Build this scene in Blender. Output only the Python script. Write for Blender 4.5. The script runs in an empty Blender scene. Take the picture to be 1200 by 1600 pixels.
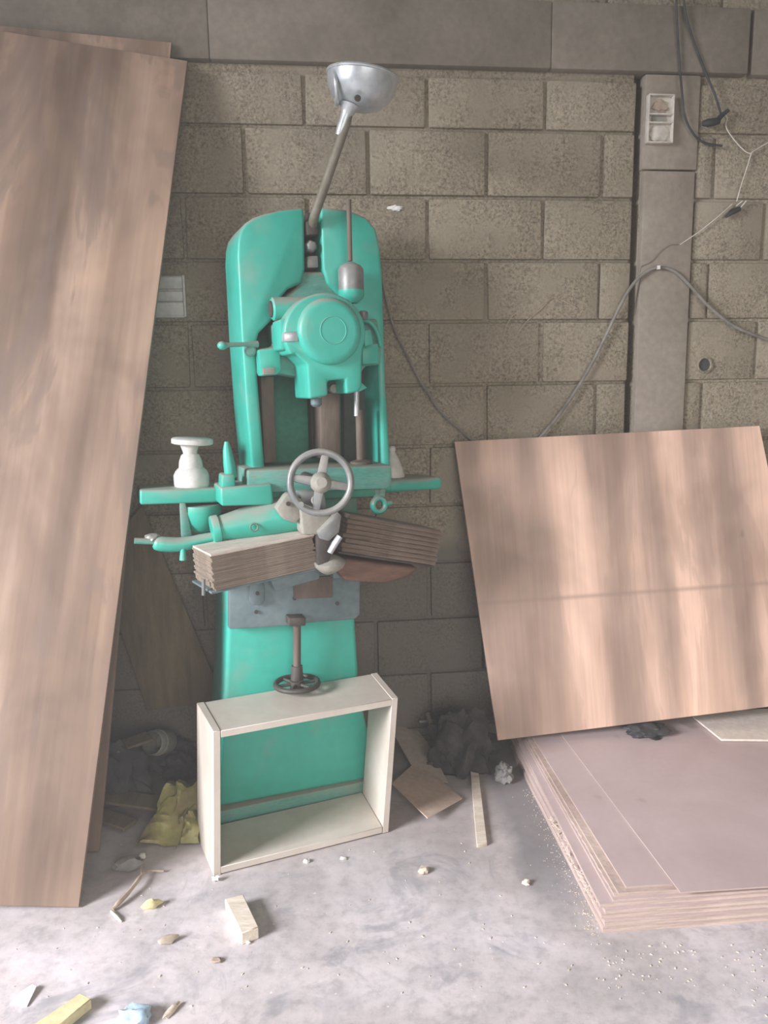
import bpy, bmesh, math, random
from mathutils import Vector, Matrix, noise
random.seed(7)
SC = bpy.context.scene
COL = SC.collection
V = Vector
# ------------------------------------------------------------------ camera
PITCH, ROLL, CH, F = math.radians(9.5), 0.015, 1.3, 1209.0
cam = bpy.data.objects.new('camera', bpy.data.cameras.new('camera'))
COL.objects.link(cam)
cam.data.sensor_fit = 'VERTICAL'; cam.data.sensor_height = 36.0
cam.data.lens = F / 1600 * 36.0; cam.data.clip_start = 0.02
cam.matrix_world = Matrix.Translation((0, 0, CH)) @ Matrix.Rotation(math.pi/2 - PITCH, 4, 'X') @ Matrix.Rotation(-ROLL, 4, 'Z')
SC.camera = cam

def ray(x, y):
    a, b = (x - 600) / F, -(y - 800) / F
    c, s = math.cos(ROLL), math.sin(ROLL)
    a, b = a*c + b*s, -a*s + b*c
    return V((a, math.cos(PITCH) + b*math.sin(PITCH), -math.sin(PITCH) + b*math.cos(PITCH)))
O = V((0, 0, CH))
def hit(x, y, p, n):
    d = ray(x, y); return O + d * ((p - O).dot(n) / d.dot(n))
WK = 0.108
WN = V((WK, -1, 0)).normalized()          # out of the wall, to the viewer
WU = V((1, WK, 0)).normalized()
W0 = V((0, 2.65, 0))
def onwall(x, y, off=0.0): return hit(x, y, W0 + WN*off, WN)
def onfloor(x, y, z=0.0): return hit(x, y, V((0, 0, z)), V((0, 0, 1)))
YAW = math.radians(21)
MO = V((-.285, 2.21, 0)); MU = V((math.cos(YAW), math.sin(YAW), 0)); MN = V((-math.sin(YAW), math.cos(YAW), 0))
def mp(x, y, Y):                            # machine-local (X, Z) of a point seen at depth Y
    p = hit(x, y, MO + MN*Y, MN); return ((p - MO).dot(MU), p.z)
def mv(x, y, Y):
    a = mp(x, y, Y); return V((a[0], Y, a[1]))

# ------------------------------------------------------------------ materials
def new_mat(name):
    m = bpy.data.materials.new(name); m.use_nodes = True
    nt = m.node_tree; return m, nt, nt.nodes['Principled BSDF']
def node(nt, t, **k):
    n = nt.nodes.new(t)
    for a, b in k.items():
        if a.startswith('i_'): n.inputs[a[2:].replace('_', ' ')].default_value = b
        else: setattr(n, a, b)
    return n
def ramp(nt, stops):
    r = nt.nodes.new('ShaderNodeValToRGB'); e = r.color_ramp.elements
    while len(e) > 1: e.remove(e[-1])
    for i, (p, c) in enumerate(stops):
        q = e[0] if i == 0 else e.new(p)
        q.position = p; q.color = (*c, 1)
    return r
def mixc(nt, fac, a, b, mode='MIX'):
    m = nt.nodes.new('ShaderNodeMix'); m.data_type = 'RGBA'; m.blend_type = mode
    for s, v in ((m.inputs[0], fac), (m.inputs[6], a), (m.inputs[7], b)):
        if isinstance(v, (int, float)): s.default_value = v
        elif isinstance(v, tuple): s.default_value = (*v, 1)
        else: nt.links.new(v, s)
    return m.outputs[2]
def tex(nt, scale, ns, detail=5, rough=.55, coord='Object', dist=0.0):
    tc = node(nt, 'ShaderNodeTexCoord'); mp_ = node(nt, 'ShaderNodeMapping')
    mp_.inputs['Scale'].default_value = scale
    nt.links.new(tc.outputs[coord], mp_.inputs[0])
    n = node(nt, 'ShaderNodeTexNoise'); n.inputs['Scale'].default_value = ns
    n.inputs['Detail'].default_value = detail; n.inputs['Roughness'].default_value = rough
    n.inputs['Distortion'].default_value = dist
    nt.links.new(mp_.outputs[0], n.inputs['Vector']); return n.outputs['Fac'], mp_
def mat(name, c1, c2, c3=None, scale=(1, 1, 1), ns=6, rough=.8, bump=.25, bscale=60, metallic=0, dust=None, dist=0.0, spots=None, lo=.32, hi=.68, fine=(.86, 1.08)):
    m, nt, b = new_mat(name); L = nt.links.new
    f, _ = tex(nt, scale, ns, dist=dist)
    r = ramp(nt, [(lo, c1), (hi, c2)] if c3 is None else [(lo, c1), ((lo+hi)/2, c2), (hi, c3)])
    L(f, r.inputs[0]); out = r.outputs[0]
    f2, _ = tex(nt, scale, bscale, 3)
    g = ramp(nt, [(.3, (fine[0],)*3), (.7, (fine[1],)*3)]); L(f2, g.inputs[0])
    out = mixc(nt, 1.0, out, g.outputs[0], 'MULTIPLY')
    if spots:
        f3, _ = tex(nt, scale, spots[1], 3)
        s = ramp(nt, [(spots[2], (0, 0, 0)), (spots[2] + .05, (1, 1, 1))]); L(f3, s.inputs[0])
        out = mixc(nt, s.outputs[0], out, spots[0])
    if dust:
        ge = node(nt, 'ShaderNodeNewGeometry'); sp = node(nt, 'ShaderNodeSeparateXYZ'); L(ge.outputs['Normal'], sp.inputs[0])
        f4, _ = tex(nt, (1, 1, 1), 9, 4)
        a = node(nt, 'ShaderNodeMath', operation='MULTIPLY_ADD'); L(sp.outputs['Z'], a.inputs[0]); a.inputs[1].default_value = .75; L(f4, a.inputs[2])
        s = ramp(nt, [(.55, (.0, .0, .0)), (1.0, (.85, .85, .85))]); L(a.outputs[0], s.inputs[0])
        out = mixc(nt, s.outputs[0], out, dust)
    L(out, b.inputs['Base Color'])
    b.inputs['Roughness'].default_value = rough; b.inputs['Metallic'].default_value = metallic
    if bump:
        bn = node(nt, 'ShaderNodeBump'); bn.inputs['Strength'].default_value = bump; bn.inputs['Distance'].default_value = .004
        L(f2, bn.inputs['Height']); L(bn.outputs[0], b.inputs['Normal'])
    return m
M = {}
M['paint'] = mat('teal_paint', (.03, .37, .27), (.042, .43, .325), (.06, .44, .34), ns=4, rough=.42, bump=.04, bscale=30, dust=(.34, .33, .28), spots=((.20, .16, .12), 13, .74), fine=(.94, 1.04))
M['paint_dusty'] = mat('dusty_teal_paint', (.07, .27, .21), (.11, .33, .265), (.16, .31, .26), ns=7, scale=(1, 1, 4), rough=.65, bump=.2, dust=(.30, .27, .22), spots=((.22, .2, .17), 16, .66))
M['paint_dark'] = mat('shaded_teal_paint', (.03, .20, .13), (.05, .30, .20), ns=4, rough=.7, bump=.1, dust=(.28, .24, .19))  # darker copy of the teal: shade of recessed and underside parts put into colour
M['iron'] = mat('grey_iron', (.16, .175, .175), (.28, .285, .27), ns=8, rough=.45, metallic=.3, bump=.15, dust=(.38, .36, .32))
M['iron_blue'] = mat('blue_grey_iron', (.11, .165, .175), (.185, .24, .245), ns=6, rough=.55, metallic=.1, bump=.1)
M['iron_dark'] = mat('dark_iron', (.035, .03, .028), (.10, .085, .07), ns=10, rough=.6, metallic=.2)
M['slate'] = mat('slate_paint', (.06, .075, .07), (.10, .115, .105), ns=6, rough=.8)
M['lever'] = mat('olive_steel', (.13, .12, .085), (.20, .185, .14), ns=10, rough=.6, metallic=.1)
M['rust'] = mat('rusty_steel', (.075, .055, .04), (.19, .145, .11), ns=14, scale=(1, 1, .3), rough=.75, bump=.3)
M['silver'] = mat('worn_bright_steel', (.42, .46, .47), (.68, .71, .73), ns=5, rough=.36, metallic=.55, bump=.05)
M['stone_grey'] = mat('dusty_grey_cast', (.24, .23, .19), (.33, .315, .265), ns=7, rough=.8)
M['white'] = mat('white_plastic', (.54, .53, .48), (.66, .64, .59), ns=5, rough=.5, bump=.04)
M['cream'] = mat('cream_panel', (.74, .65, .56), (.82, .73, .63), ns=4, rough=.6, bump=.02)
M['black'] = mat('black_rubber', (.02, .02, .022), (.06, .06, .06), ns=20, rough=.6)
M['cable_grey'] = mat('grey_cable', (.15, .14, .12), (.26, .24, .21), ns=20, rough=.6)
M['cord_white'] = mat('dirty_white_cord', (.5, .47, .4), (.68, .64, .56), ns=20, rough=.6)
M['box_wood'] = mat('grey_white_board', (.51, .445, .37), (.61, .55, .475), ns=5, scale=(1, 1, 1), rough=.5, bump=.02, spots=((.46, .41, .34), 6, .66), fine=(.96, 1.03))
M['ply'] = None
M['offcut'] = mat('pale_pine', (.62, .52, .40), (.78, .70, .58), ns=8, scale=(1, 6, 6), rough=.75)
M['offcut_yellow'] = mat('yellow_wood', (.60, .53, .26), (.72, .66, .40), ns=8, rough=.75)
M['old_wood'] = mat('old_brown_board', (.13, .10, .06), (.22, .17, .10), ns=6, scale=(6, 1, 1), rough=.85)
M['dark_wood'] = mat('dark_red_wood', (.10, .05, .03), (.20, .11, .07), ns=7, scale=(1, 4, 4), rough=.7)
M['veneer'] = mat('brown_veneer', (.15, .118, .085), (.30, .235, .175), ns=9, scale=(1, 5, 14), rough=.8, bump=.5, dust=(.42, .37, .30))
M['veneer_pale'] = mat('pale_veneer', (.55, .46, .38), (.72, .62, .54), ns=8, scale=(1, 5, 8), rough=.8, bump=.5)
M['veneer_dark'] = mat('dark_veneer', (.11, .075, .05), (.24, .18, .13), ns=9, scale=(1, 5, 14), rough=.85, bump=.7, dust=(.26, .23, .19))
M['card'] = mat('brown_cardboard', (.50, .38, .29), (.62, .48, .38), ns=4, rough=.85, bump=.08)
M['card_grey'] = mat('grey_cardboard', (.38, .31, .25), (.48, .40, .33), ns=4, rough=.85, bump=.08)
M['rag'] = mat('dark_rag', (.035, .035, .037), (.10, .095, .09), ns=7, rough=.95, bump=.5)
M['rag_grey'] = mat('grey_rag', (.16, .16, .15), (.30, .29, .27), ns=9, rough=.95, bump=.5)
M['soot'] = mat('sooty_wood', (.02, .019, .019), (.075, .068, .062), ns=15, rough=.95, bump=1, bscale=90)
M['yellow_bag'] = mat('yellow_plastic', (.19, .19, .09), (.34, .31, .11), (.24, .19, .10), ns=6, rough=.45, bump=.1)
M['blue'] = mat('pale_blue_plastic', (.30, .46, .62), (.55, .70, .80), ns=12, rough=.5)
M['root'] = mat('dry_bark', (.28, .21, .15), (.48, .40, .31), ns=20, rough=.9)
M['plaster'] = mat('white_plaster', (.62, .60, .55), (.80, .78, .74), ns=9, rough=.9)
M['roofing'] = mat('roof_sheet', (.18, .17, .15), (.26, .25, .22), ns=3, rough=.8)
M['sheet_top'] = mat('hardboard_face', (.49, .385, .37), (.56, .45, .435), (.62, .515, .50), ns=2.2, rough=.5, bump=.01, spots=((.36, .285, .255), 3.5, .62), fine=(.97, 1.02), dist=.5)
M['sheet_edge'] = mat('board_edge', (.41, .31, .26), (.63, .50, .43), ns=6, scale=(1, 1, 22), rough=.85, bump=.5)

def ply_mat(name, cols, band, blotch, dark, line=None, grainx=70, det=3, dist=.35, streak=1.0):
    m, nt, b = new_mat(name); L = nt.links.new
    f, _ = tex(nt, (band, band*.09, 1), 1.0, det, .5, dist=dist)
    r = ramp(nt, [(.40, cols[0]), (.47, cols[1]), (.51, cols[2]), (.59, cols[3])]); L(f, r.inputs[0])
    f2, _ = tex(nt, (1, .55, 1), blotch, 4, .6, dist=.4)
    g = ramp(nt, [(.36, (.70, .67, .65)), (.49, (1, 1, 1)), (.62, (1.24, 1.2, 1.15))]); L(f2, g.inputs[0])  # blotchy veneer tone; its pale side also paints in warm pools of light
    out = mixc(nt, .85, r.outputs[0], g.outputs[0], 'MULTIPLY')
    f3, _ = tex(nt, (grainx, 2.2, 1), 1.0, 4, .6)
    g3 = ramp(nt, [(.3, (.86, .85, .84)), (.7, (1.08, 1.08, 1.08))]); L(f3, g3.inputs[0])
    out = mixc(nt, .8, out, g3.outputs[0], 'MULTIPLY')
    f4, _ = tex(nt, (band*1.35, band*.22, 1), 1.0, 5, .6, dist=.8)     # weathering streaks
    s = ramp(nt, [(.52, (0, 0, 0)), (.545, (.38*streak,)*3), (.63, (.68*streak,)*3)]); L(f4, s.inputs[0])
    out = mixc(nt, s.outputs[0], out, dark)
    f5, _ = tex(nt, (9, 5, 1), 1.0, 2, .5)                               # knots
    s5 = ramp(nt, [(.745, (0, 0, 0)), (.78, (.7, .7, .7))]); L(f5, s5.inputs[0])
    out = mixc(nt, s5.outputs[0], out, tuple(c*.6 for c in dark))
    if line is not None:
        tc = node(nt, 'ShaderNodeTexCoord'); sp = node(nt, 'ShaderNodeSeparateXYZ'); L(tc.outputs['Object'], sp.inputs[0])
        a = node(nt, 'ShaderNodeMath', operation='SUBTRACT'); L(sp.outputs['Y'], a.inputs[0]); a.inputs[1].default_value = line
        c = node(nt, 'ShaderNodeMath', operation='ABSOLUTE'); L(a.outputs[0], c.inputs[0])
        s2 = ramp(nt, [(.0, (.55, .55, .55)), (.012, (.0, .0, .0))]); L(c.outputs[0], s2.inputs[0])
        out = mixc(nt, s2.outputs[0], out, dark)
    L(out, b.inputs['Base Color']); b.inputs['Roughness'].default_value = .62
    bn = node(nt, 'ShaderNodeBump'); bn.inputs['Strength'].default_value = .12; bn.inputs['Distance'].default_value = .002
    L(f3, bn.inputs['Height']); L(bn.outputs[0], b.inputs['Normal'])
    return m
M['ply_left'] = ply_mat('weathered_plywood', [(.19, .128, .088), (.265, .18, .125), (.33, .228, .162), (.41, .29, .21)], 5.0, 3.0, (.19, .135, .105), dist=.2, streak=1.1)
M['ply_right'] = ply_mat('banded_plywood', [(.38, .265, .205), (.50, .35, .27), (.67, .455, .345), (.78, .54, .41)], 5.0, 2.2, (.29, .205, .155), line=.46, det=1.2, dist=.15, streak=.55)

def wall_mat():
    m, nt, b = new_mat('concrete_block'); L = nt.links.new
    f, _ = tex(nt, (1, 1, 1), 2.2, 5)
    r = ramp(nt, [(.3, (.225, .195, .137)), (.5, (.275, .238, .172)), (.7, (.325, .285, .215))]); L(f, r.inputs[0])
    f2, _ = tex(nt, (1, 1, 1), 120, 4, .75)
    f3, _ = tex(nt, (1, 1, 1), 7, 4, .6)
    k = ramp(nt, [(.36, (.15, .15, .15)), (.54, (1, 1, 1))]); L(f3, k.inputs[0])         # where the block face is open and pitted
    p = ramp(nt, [(.36, (.48, .46, .43)), (.5, (1, 1, 1)), (.64, (1.42, 1.38, 1.32))]); L(f2, p.inputs[0])
    out = mixc(nt, 1.0, r.outputs[0], mixc(nt, k.outputs[0], (1., 1., 1.), p.outputs[0]), 'MULTIPLY')
    # darker towards the lower courses, with an uneven edge
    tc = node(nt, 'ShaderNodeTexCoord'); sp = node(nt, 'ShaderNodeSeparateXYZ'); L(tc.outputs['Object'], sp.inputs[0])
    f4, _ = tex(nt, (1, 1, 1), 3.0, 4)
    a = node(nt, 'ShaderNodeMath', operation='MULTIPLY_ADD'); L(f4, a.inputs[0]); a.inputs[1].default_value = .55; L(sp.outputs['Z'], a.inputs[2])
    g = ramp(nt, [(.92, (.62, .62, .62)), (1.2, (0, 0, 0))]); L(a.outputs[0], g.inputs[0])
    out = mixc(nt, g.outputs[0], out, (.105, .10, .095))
    L(out, b.inputs['Base Color']); b.inputs['Roughness'].default_value = .95
    h = node(nt, 'ShaderNodeMath', operation='MULTIPLY'); L(f2, h.inputs[0]); L(k.outputs[0], h.inputs[1])
    bn = node(nt, 'ShaderNodeBump'); bn.inputs['Strength'].default_value = .55; bn.inputs['Distance'].default_value = .006
    L(h.outputs[0], bn.inputs['Height']); L(bn.outputs[0], b.inputs['Normal'])
    return m
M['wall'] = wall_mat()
M['concrete'] = mat('smooth_concrete', (.15, .13, .10), (.195, .17, .132), (.245, .215, .172), ns=3, rough=.9, bump=.2, bscale=50)
M['pillar'] = mat('pillar_concrete', (.235, .20, .155), (.28, .24, .19), (.325, .28, .225), ns=3.5, rough=.9, bump=.2, bscale=50)
def floor_mat():
    m, nt, b = new_mat('workshop_floor'); L = nt.links.new
    f, _ = tex(nt, (1, 1, 1), 1.7, 7, .62, dist=.5)
    r = ramp(nt, [(.34, (.42, .385, .37)), (.46, (.51, .465, .455)), (.56, (.60, .555, .555)), (.68, (.70, .655, .675))]); L(f, r.inputs[0])
    f2, _ = tex(nt, (1, 1, 1), 8, 6, .7)
    g = ramp(nt, [(.34, (.84, .85, .87)), (.5, (1, 1, 1)), (.66, (1.08, 1.06, 1.06))]); L(f2, g.inputs[0])
    f7, _ = tex(nt, (1, 1, 1), 30, 5, .75); g7 = ramp(nt, [(.36, (.84, .83, .82)), (.5, (1, 1, 1)), (.66, (1.08, 1.07, 1.06))]); L(f7, g7.inputs[0])
    out = mixc(nt, 1.0, mixc(nt, 1.0, r.outputs[0], g.outputs[0], 'MULTIPLY'), g7.outputs[0], 'MULTIPLY')
    f3, _ = tex(nt, (1, 1, 1), 55, 3, .6)
    s = ramp(nt, [(.69, (0, 0, 0)), (.72, (1, 1, 1))]); L(f3, s.inputs[0])
    out = mixc(nt, s.outputs[0], out, (.72, .68, .62))
    f5, _ = tex(nt, (1, 1, 1), 4.3, 5, .7, dist=1.0)
    s5 = ramp(nt, [(.54, (0, 0, 0)), (.64, (.55, .55, .55))]); L(f5, s5.inputs[0])
    out = mixc(nt, s5.outputs[0], out, (.25, .255, .28))
    # darker strip with its own ragged edge beside the stacked sheets and along the wall
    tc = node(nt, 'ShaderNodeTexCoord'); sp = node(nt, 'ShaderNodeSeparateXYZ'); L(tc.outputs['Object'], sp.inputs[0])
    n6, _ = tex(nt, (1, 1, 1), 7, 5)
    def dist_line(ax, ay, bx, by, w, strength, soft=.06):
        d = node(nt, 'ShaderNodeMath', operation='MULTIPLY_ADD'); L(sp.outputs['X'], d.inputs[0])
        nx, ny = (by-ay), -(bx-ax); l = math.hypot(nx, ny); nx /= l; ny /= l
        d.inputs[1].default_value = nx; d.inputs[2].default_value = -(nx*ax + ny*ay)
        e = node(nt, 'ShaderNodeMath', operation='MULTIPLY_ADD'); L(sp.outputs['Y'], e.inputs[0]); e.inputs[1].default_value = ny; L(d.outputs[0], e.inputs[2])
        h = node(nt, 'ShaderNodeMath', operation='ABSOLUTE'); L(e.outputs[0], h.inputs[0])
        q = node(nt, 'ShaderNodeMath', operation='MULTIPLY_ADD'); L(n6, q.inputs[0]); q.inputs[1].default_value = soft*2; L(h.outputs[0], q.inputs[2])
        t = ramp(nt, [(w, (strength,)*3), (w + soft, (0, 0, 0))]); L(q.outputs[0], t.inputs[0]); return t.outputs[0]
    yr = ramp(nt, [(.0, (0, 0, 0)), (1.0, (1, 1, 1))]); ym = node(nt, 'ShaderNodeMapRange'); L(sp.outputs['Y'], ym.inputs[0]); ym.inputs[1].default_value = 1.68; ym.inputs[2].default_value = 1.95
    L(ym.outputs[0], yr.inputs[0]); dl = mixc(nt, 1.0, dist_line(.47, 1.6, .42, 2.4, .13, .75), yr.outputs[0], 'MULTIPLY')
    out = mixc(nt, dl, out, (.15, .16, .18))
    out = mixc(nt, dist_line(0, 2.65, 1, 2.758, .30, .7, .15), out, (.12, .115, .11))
    out = mixc(nt, dist_line(-.3, 2.35, .4, 2.45, .62, .45, .28), out, (.30, .26, .235))     # darker, browner floor around the machine
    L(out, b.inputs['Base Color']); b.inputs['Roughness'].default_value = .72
    bn = node(nt, 'ShaderNodeBump'); bn.inputs['Strength'].default_value = .22; bn.inputs['Distance'].default_value = .006
    L(f2, bn.inputs['Height']); L(bn.outputs[0], b.inputs['Normal'])
    return m
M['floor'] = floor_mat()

# ------------------------------------------------------------------ mesh helpers
class MB:
    def __init__(s): s.bm = bmesh.new()
    def hexa(s, lo, hi):                     # two quads, same winding
        a = [s.bm.verts.new(p) for p in lo]; b = [s.bm.verts.new(p) for p in hi]; n = len(a)
        s.bm.faces.new(a[::-1]); s.bm.faces.new(b)
        for i in range(n): s.bm.faces.new((a[i], a[(i+1) % n], b[(i+1) % n], b[i]))
        return s
    def prism(s, pts, vec): pts = [V(p) for p in pts]; return s.hexa(pts, [p + V(vec) for p in pts])
    def box(s, c, d, R=None):
        c = V(c); R = R or Matrix.Identity(3); h = [x/2 for x in d]
        q = [(-1, -1), (1, -1), (1, 1), (-1, 1)]
        return s.hexa([c + R @ V((a*h[0], b*h[1], -h[2])) for a, b in q], [c + R @ V((a*h[0], b*h[1], h[2])) for a, b in q])
    def pp(s, px, Y0, Y1):                   # outline seen at machine depth Y0, extruded back to Y1
        return s.prism([mv(x, y, Y0) for x, y in px], (0, Y1 - Y0, 0))
    def tube(s, pts, r, seg=12, cap=True, flat=None):
        pts = [V(p) for p in pts]; n = len(pts); rs = r if isinstance(r, (list, tuple)) else [r]*n
        up = None; rings = []
        for i, p in enumerate(pts):
            t = (pts[min(i+1, n-1)] - pts[max(i-1, 0)]).normalized()
            if up is None: up = t.orthogonal().normalized()
            up = (up - t*up.dot(t)).normalized(); w = t.cross(up)
            rings.append([s.bm.verts.new(p + (up*math.cos(a) + w*math.sin(a))*rs[i]) for a in [2*math.pi*k/seg for k in range(seg)]])
        for a, b in zip(rings, rings[1:]):
            for k in range(seg): s.bm.faces.new((a[k], a[(k+1) % seg], b[(k+1) % seg], b[k]))
        if cap: s.bm.faces.new(rings[0][::-1]); s.bm.faces.new(rings[-1])
        return s
    def lathe(s, prof, origin, axis=(0, 0, 1), seg=28, close=False):      # prof: (radius, height)
        o = V(origin); t = V(axis).normalized(); up = t.orthogonal().normalized(); w = t.cross(up); rings = []
        for r, h in prof:
            rings.append([s.bm.verts.new(o + t*h + (up*math.cos(a) + w*math.sin(a))*max(r, 1e-4)) for a in [2*math.pi*k/seg for k in range(seg)]])
        pairs = list(zip(rings, rings[1:])) + ([(rings[-1], rings[0])] if close else [])
        for a, b in pairs:
            for k in range(seg): s.bm.faces.new((a[k], a[(k+1) % seg], b[(k+1) % seg], b[k]))
        if not close: s.bm.faces.new(rings[0][::-1]); s.bm.faces.new(rings[-1])
        return s
    def torus(s, c, axis, R, r, seg=36, sides=10, squash=1.0):
        prof = [(R + r*math.cos(a), r*squash*math.sin(a)) for a in [2*math.pi*k/sides for k in range(sides)]]
        return s.lathe(prof, c, axis, seg, close=True)
    def blob(s, c, d, amp=.25, freq=2.0, seed=0, sub=3, flat=None, rot=0):
        r = bmesh.ops.create_icosphere(s.bm, subdivisions=sub, radius=1.0); R = Matrix.Rotation(rot, 3, 'Z')
        for v in r['verts']:
            k = 1 + amp*2*noise.noise(v.co*freq + V((seed*3.1, seed*1.7, seed)))
            k += amp*.7*noise.noise(v.co*freq*2.7 + V((seed, 5, 2)))
            q = V((v.co.x*d[0], v.co.y*d[1], v.co.z*d[2]))*k
            v.co = V(c) + R @ q
            if flat is not None and v.co.z < flat: v.co.z = flat
        return s
    def build(s, name, m, parent=None, bevel=0, seg=2, angle=38, loc=None, mw=None):
        bm = s.bm
        bmesh.ops.recalc_face_normals(bm, faces=bm.faces)
        if bevel:
            es = [e for e in bm.edges if len(e.link_faces) == 2 and e.calc_face_angle(0) > math.radians(28)]
            bmesh.ops.bevel(bm, geom=es, offset=bevel, segments=seg, affect='EDGES', clamp_overlap=True, profile=.5)
            bmesh.ops.recalc_face_normals(bm, faces=bm.faces)
        me = bpy.data.meshes.new(name)
        if loc is not None: bmesh.ops.translate(bm, verts=bm.verts, vec=-V(loc))
        bm.to_mesh(me); bm.free()
        for p in me.polygons: p.use_smooth = True
        me.set_sharp_from_angle(angle=math.radians(angle))
        ms = m if isinstance(m, (list, tuple)) else [m]
        for q in ms: me.materials.append(M[q] if isinstance(q, str) else q)
        o = bpy.data.objects.new(name, me); COL.objects.link(o)
        if mw is not None: o.matrix_world = mw
        if loc is not None: o.location = loc
        if parent: o.parent = parent
        return o
def tag(o, label, cat, group=None, kind=None):
    if label: o['label'] = label
    if cat: o['category'] = cat
    if group: o['group'] = group
    if kind: o['kind'] = kind
    return o
def struct(o, label=None, cat=None): return tag(o, label, cat, kind='structure')
def empty(name, loc, rz=0):
    o = bpy.data.objects.new(name, None); COL.objects.link(o); o.location = loc; o.rotation_euler = (0, 0, rz); o.empty_display_size = .1; return o
def smooth(pts, n=6):
    P = [V(p) for p in pts]; P = [P[0]*2 - P[1]] + P + [P[-1]*2 - P[-2]]; out = []
    for i in range(1, len(P)-2):
        a, b, c, d = P[i-1:i+3]
        for k in range(n):
            t = k/n; out.append(.5*((2*b) + (c-a)*t + (2*a-5*b+4*c-d)*t*t + (3*b-a-3*c+d)*t**3))
    out.append(P[-2]); return out

# ------------------------------------------------------------------ the setting
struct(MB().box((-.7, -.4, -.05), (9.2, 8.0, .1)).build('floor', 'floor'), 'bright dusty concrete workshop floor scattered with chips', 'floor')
def wp(u, z, off=0.0): return W0 + WU*u + WN*off + V((0, 0, z))
wall = MB()
for a, b, o in ((-4.75, .856, -.012), (.850, .90, -.07), (.887, 3.0, -.012)):
    wall.hexa([wp(a, -.02, o), wp(b, -.02, o), wp(b, -.02, -.16), wp(a, -.02, -.16)], [wp(a, 3.68, o), wp(b, 3.68, o), wp(b, 3.68, -.16), wp(a, 3.68, -.16)])
rows = [(-.02, .055), (.06, .262), (.262, .466), (.466, .67), (.67, .875), (.875, 1.081), (1.081, 1.289), (1.289, 1.499), (1.499, 1.696), (1.696, 1.897), (1.897, 2.105), (2.105, 2.266), (2.486, 2.69), (2.69, 2.9), (2.9, 3.1), (3.1, 3.3), (3.3, 3.5), (3.5, 3.68)]
rng = random.Random(3)
for i, (z0, z1) in enumerate(rows):
    odd = i % 2 == 0                # 1.897 row has joints at -.035
    base = -.035 if odd else .158
    ph = base - .3925*13
    for k in range(22):
        a, b = ph + .3925*k + .006, ph + .3925*(k+1) - .006
        segs = []
        if z1 > 2.3: segs = [(a, b)]
        else:
            if a < .858: segs.append((a, min(b, .858)))
            if b > 1.078: segs.append((max(a, 1.078), b))
        for a_, b_ in segs:
            a_, b_ = max(a_, -4.7), min(b_, 2.98)
            if b_ - a_ < .03: continue
            o1 = rng.uniform(-.002, .003); j = [rng.uniform(-.0025, .0025) for _ in range(4)]
            g = .005
            fr = [wp(a_ + j[0], z0+g, o1), wp(b_ + j[1], z0+g, o1 + j[0]), wp(b_ + j[2], z1-g, o1 + j[1]), wp(a_ + j[3], z1-g, o1)]
            wall.hexa([p - WN*.03 for p in fr], fr)
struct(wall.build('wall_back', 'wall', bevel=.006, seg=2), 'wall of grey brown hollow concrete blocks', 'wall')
bmm = MB()
for a, b, o in ((-4.7, -.52, .020), (-.52, .56, .022), (.56, 1.23, .024), (1.245, 3, .020)):
    bmm.hexa([wp(a, 2.288, -.05), wp(b, 2.288, -.05), wp(b, 2.288, o), wp(a, 2.288, o-.003)], [wp(a, 2.488, -.05), wp(b, 2.488, -.05), wp(b, 2.488, o), wp(a, 2.488, o-.001)])
struct(bmm.build('trim_1', 'concrete', bevel=.006), 'cast concrete ring beam running across the block wall', 'beam')
pil = MB().hexa([wp(.887, 0, -.05), wp(1.072, 0, -.05), wp(1.072, 0, .012), wp(.887, 0, .014)], [wp(.890, 1.985, -.05), wp(1.07, 1.985, -.05), wp(1.07, 1.985, .012), wp(.890, 1.985, .014)])
pil.hexa([wp(.884, 1.99, -.05), wp(1.076, 1.99, -.05), wp(1.076, 1.99, .009), wp(.884, 1.99, .009)], [wp(.884, 2.286, -.05), wp(1.076, 2.286, -.05), wp(1.076, 2.286, .008), wp(.884, 2.286, .008)])
struct(pil.build('trim_2', 'pillar', bevel=.005), 'smooth grey concrete pillar set in the block wall', 'pillar')
struct(MB().box((-.7, -.4, 3.75), (9.2, 8.0, .1)).build('ceiling', 'roofing'))
wl = MB()          # left side wall with a wide window opening
wl.box((-4.75, 1.4, 1.85), (.15, 3.4, 3.75)); wl.box((-4.75, -3.4, 1.85), (.15, 2.0, 3.75)); wl.box((-4.75, -1.35, 3.6), (.15, 2.1, .3)); wl.box((-4.75, -1.35, .7), (.15, 2.1, 1.4))
struct(wl.build('wall_left', 'concrete'))
struct(MB().box((3.1, -.4, 1.85), (.15, 7.0, 3.75)).build('wall_right', 'concrete'))

# pipe hole left in the wall: a mortared ring with a dark bore
hc = onwall(1100, 570, .0)
hole = MB().lathe([(.030, -.012), (.030, .007), (.024, .009), (.0215, .006), (.0215, -.010)], hc, WN, 28, close=True)
hr = hole.build('conduit_pipe', 'wall'); tag(hr, 'round dark pipe hole with mortar rim low right of the pillar', 'pipe')
MB().lathe([(.0214, 0), (.0214, .003)], hc - WN*.002, WN, 24).build('bore', 'black', hr)

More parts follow.
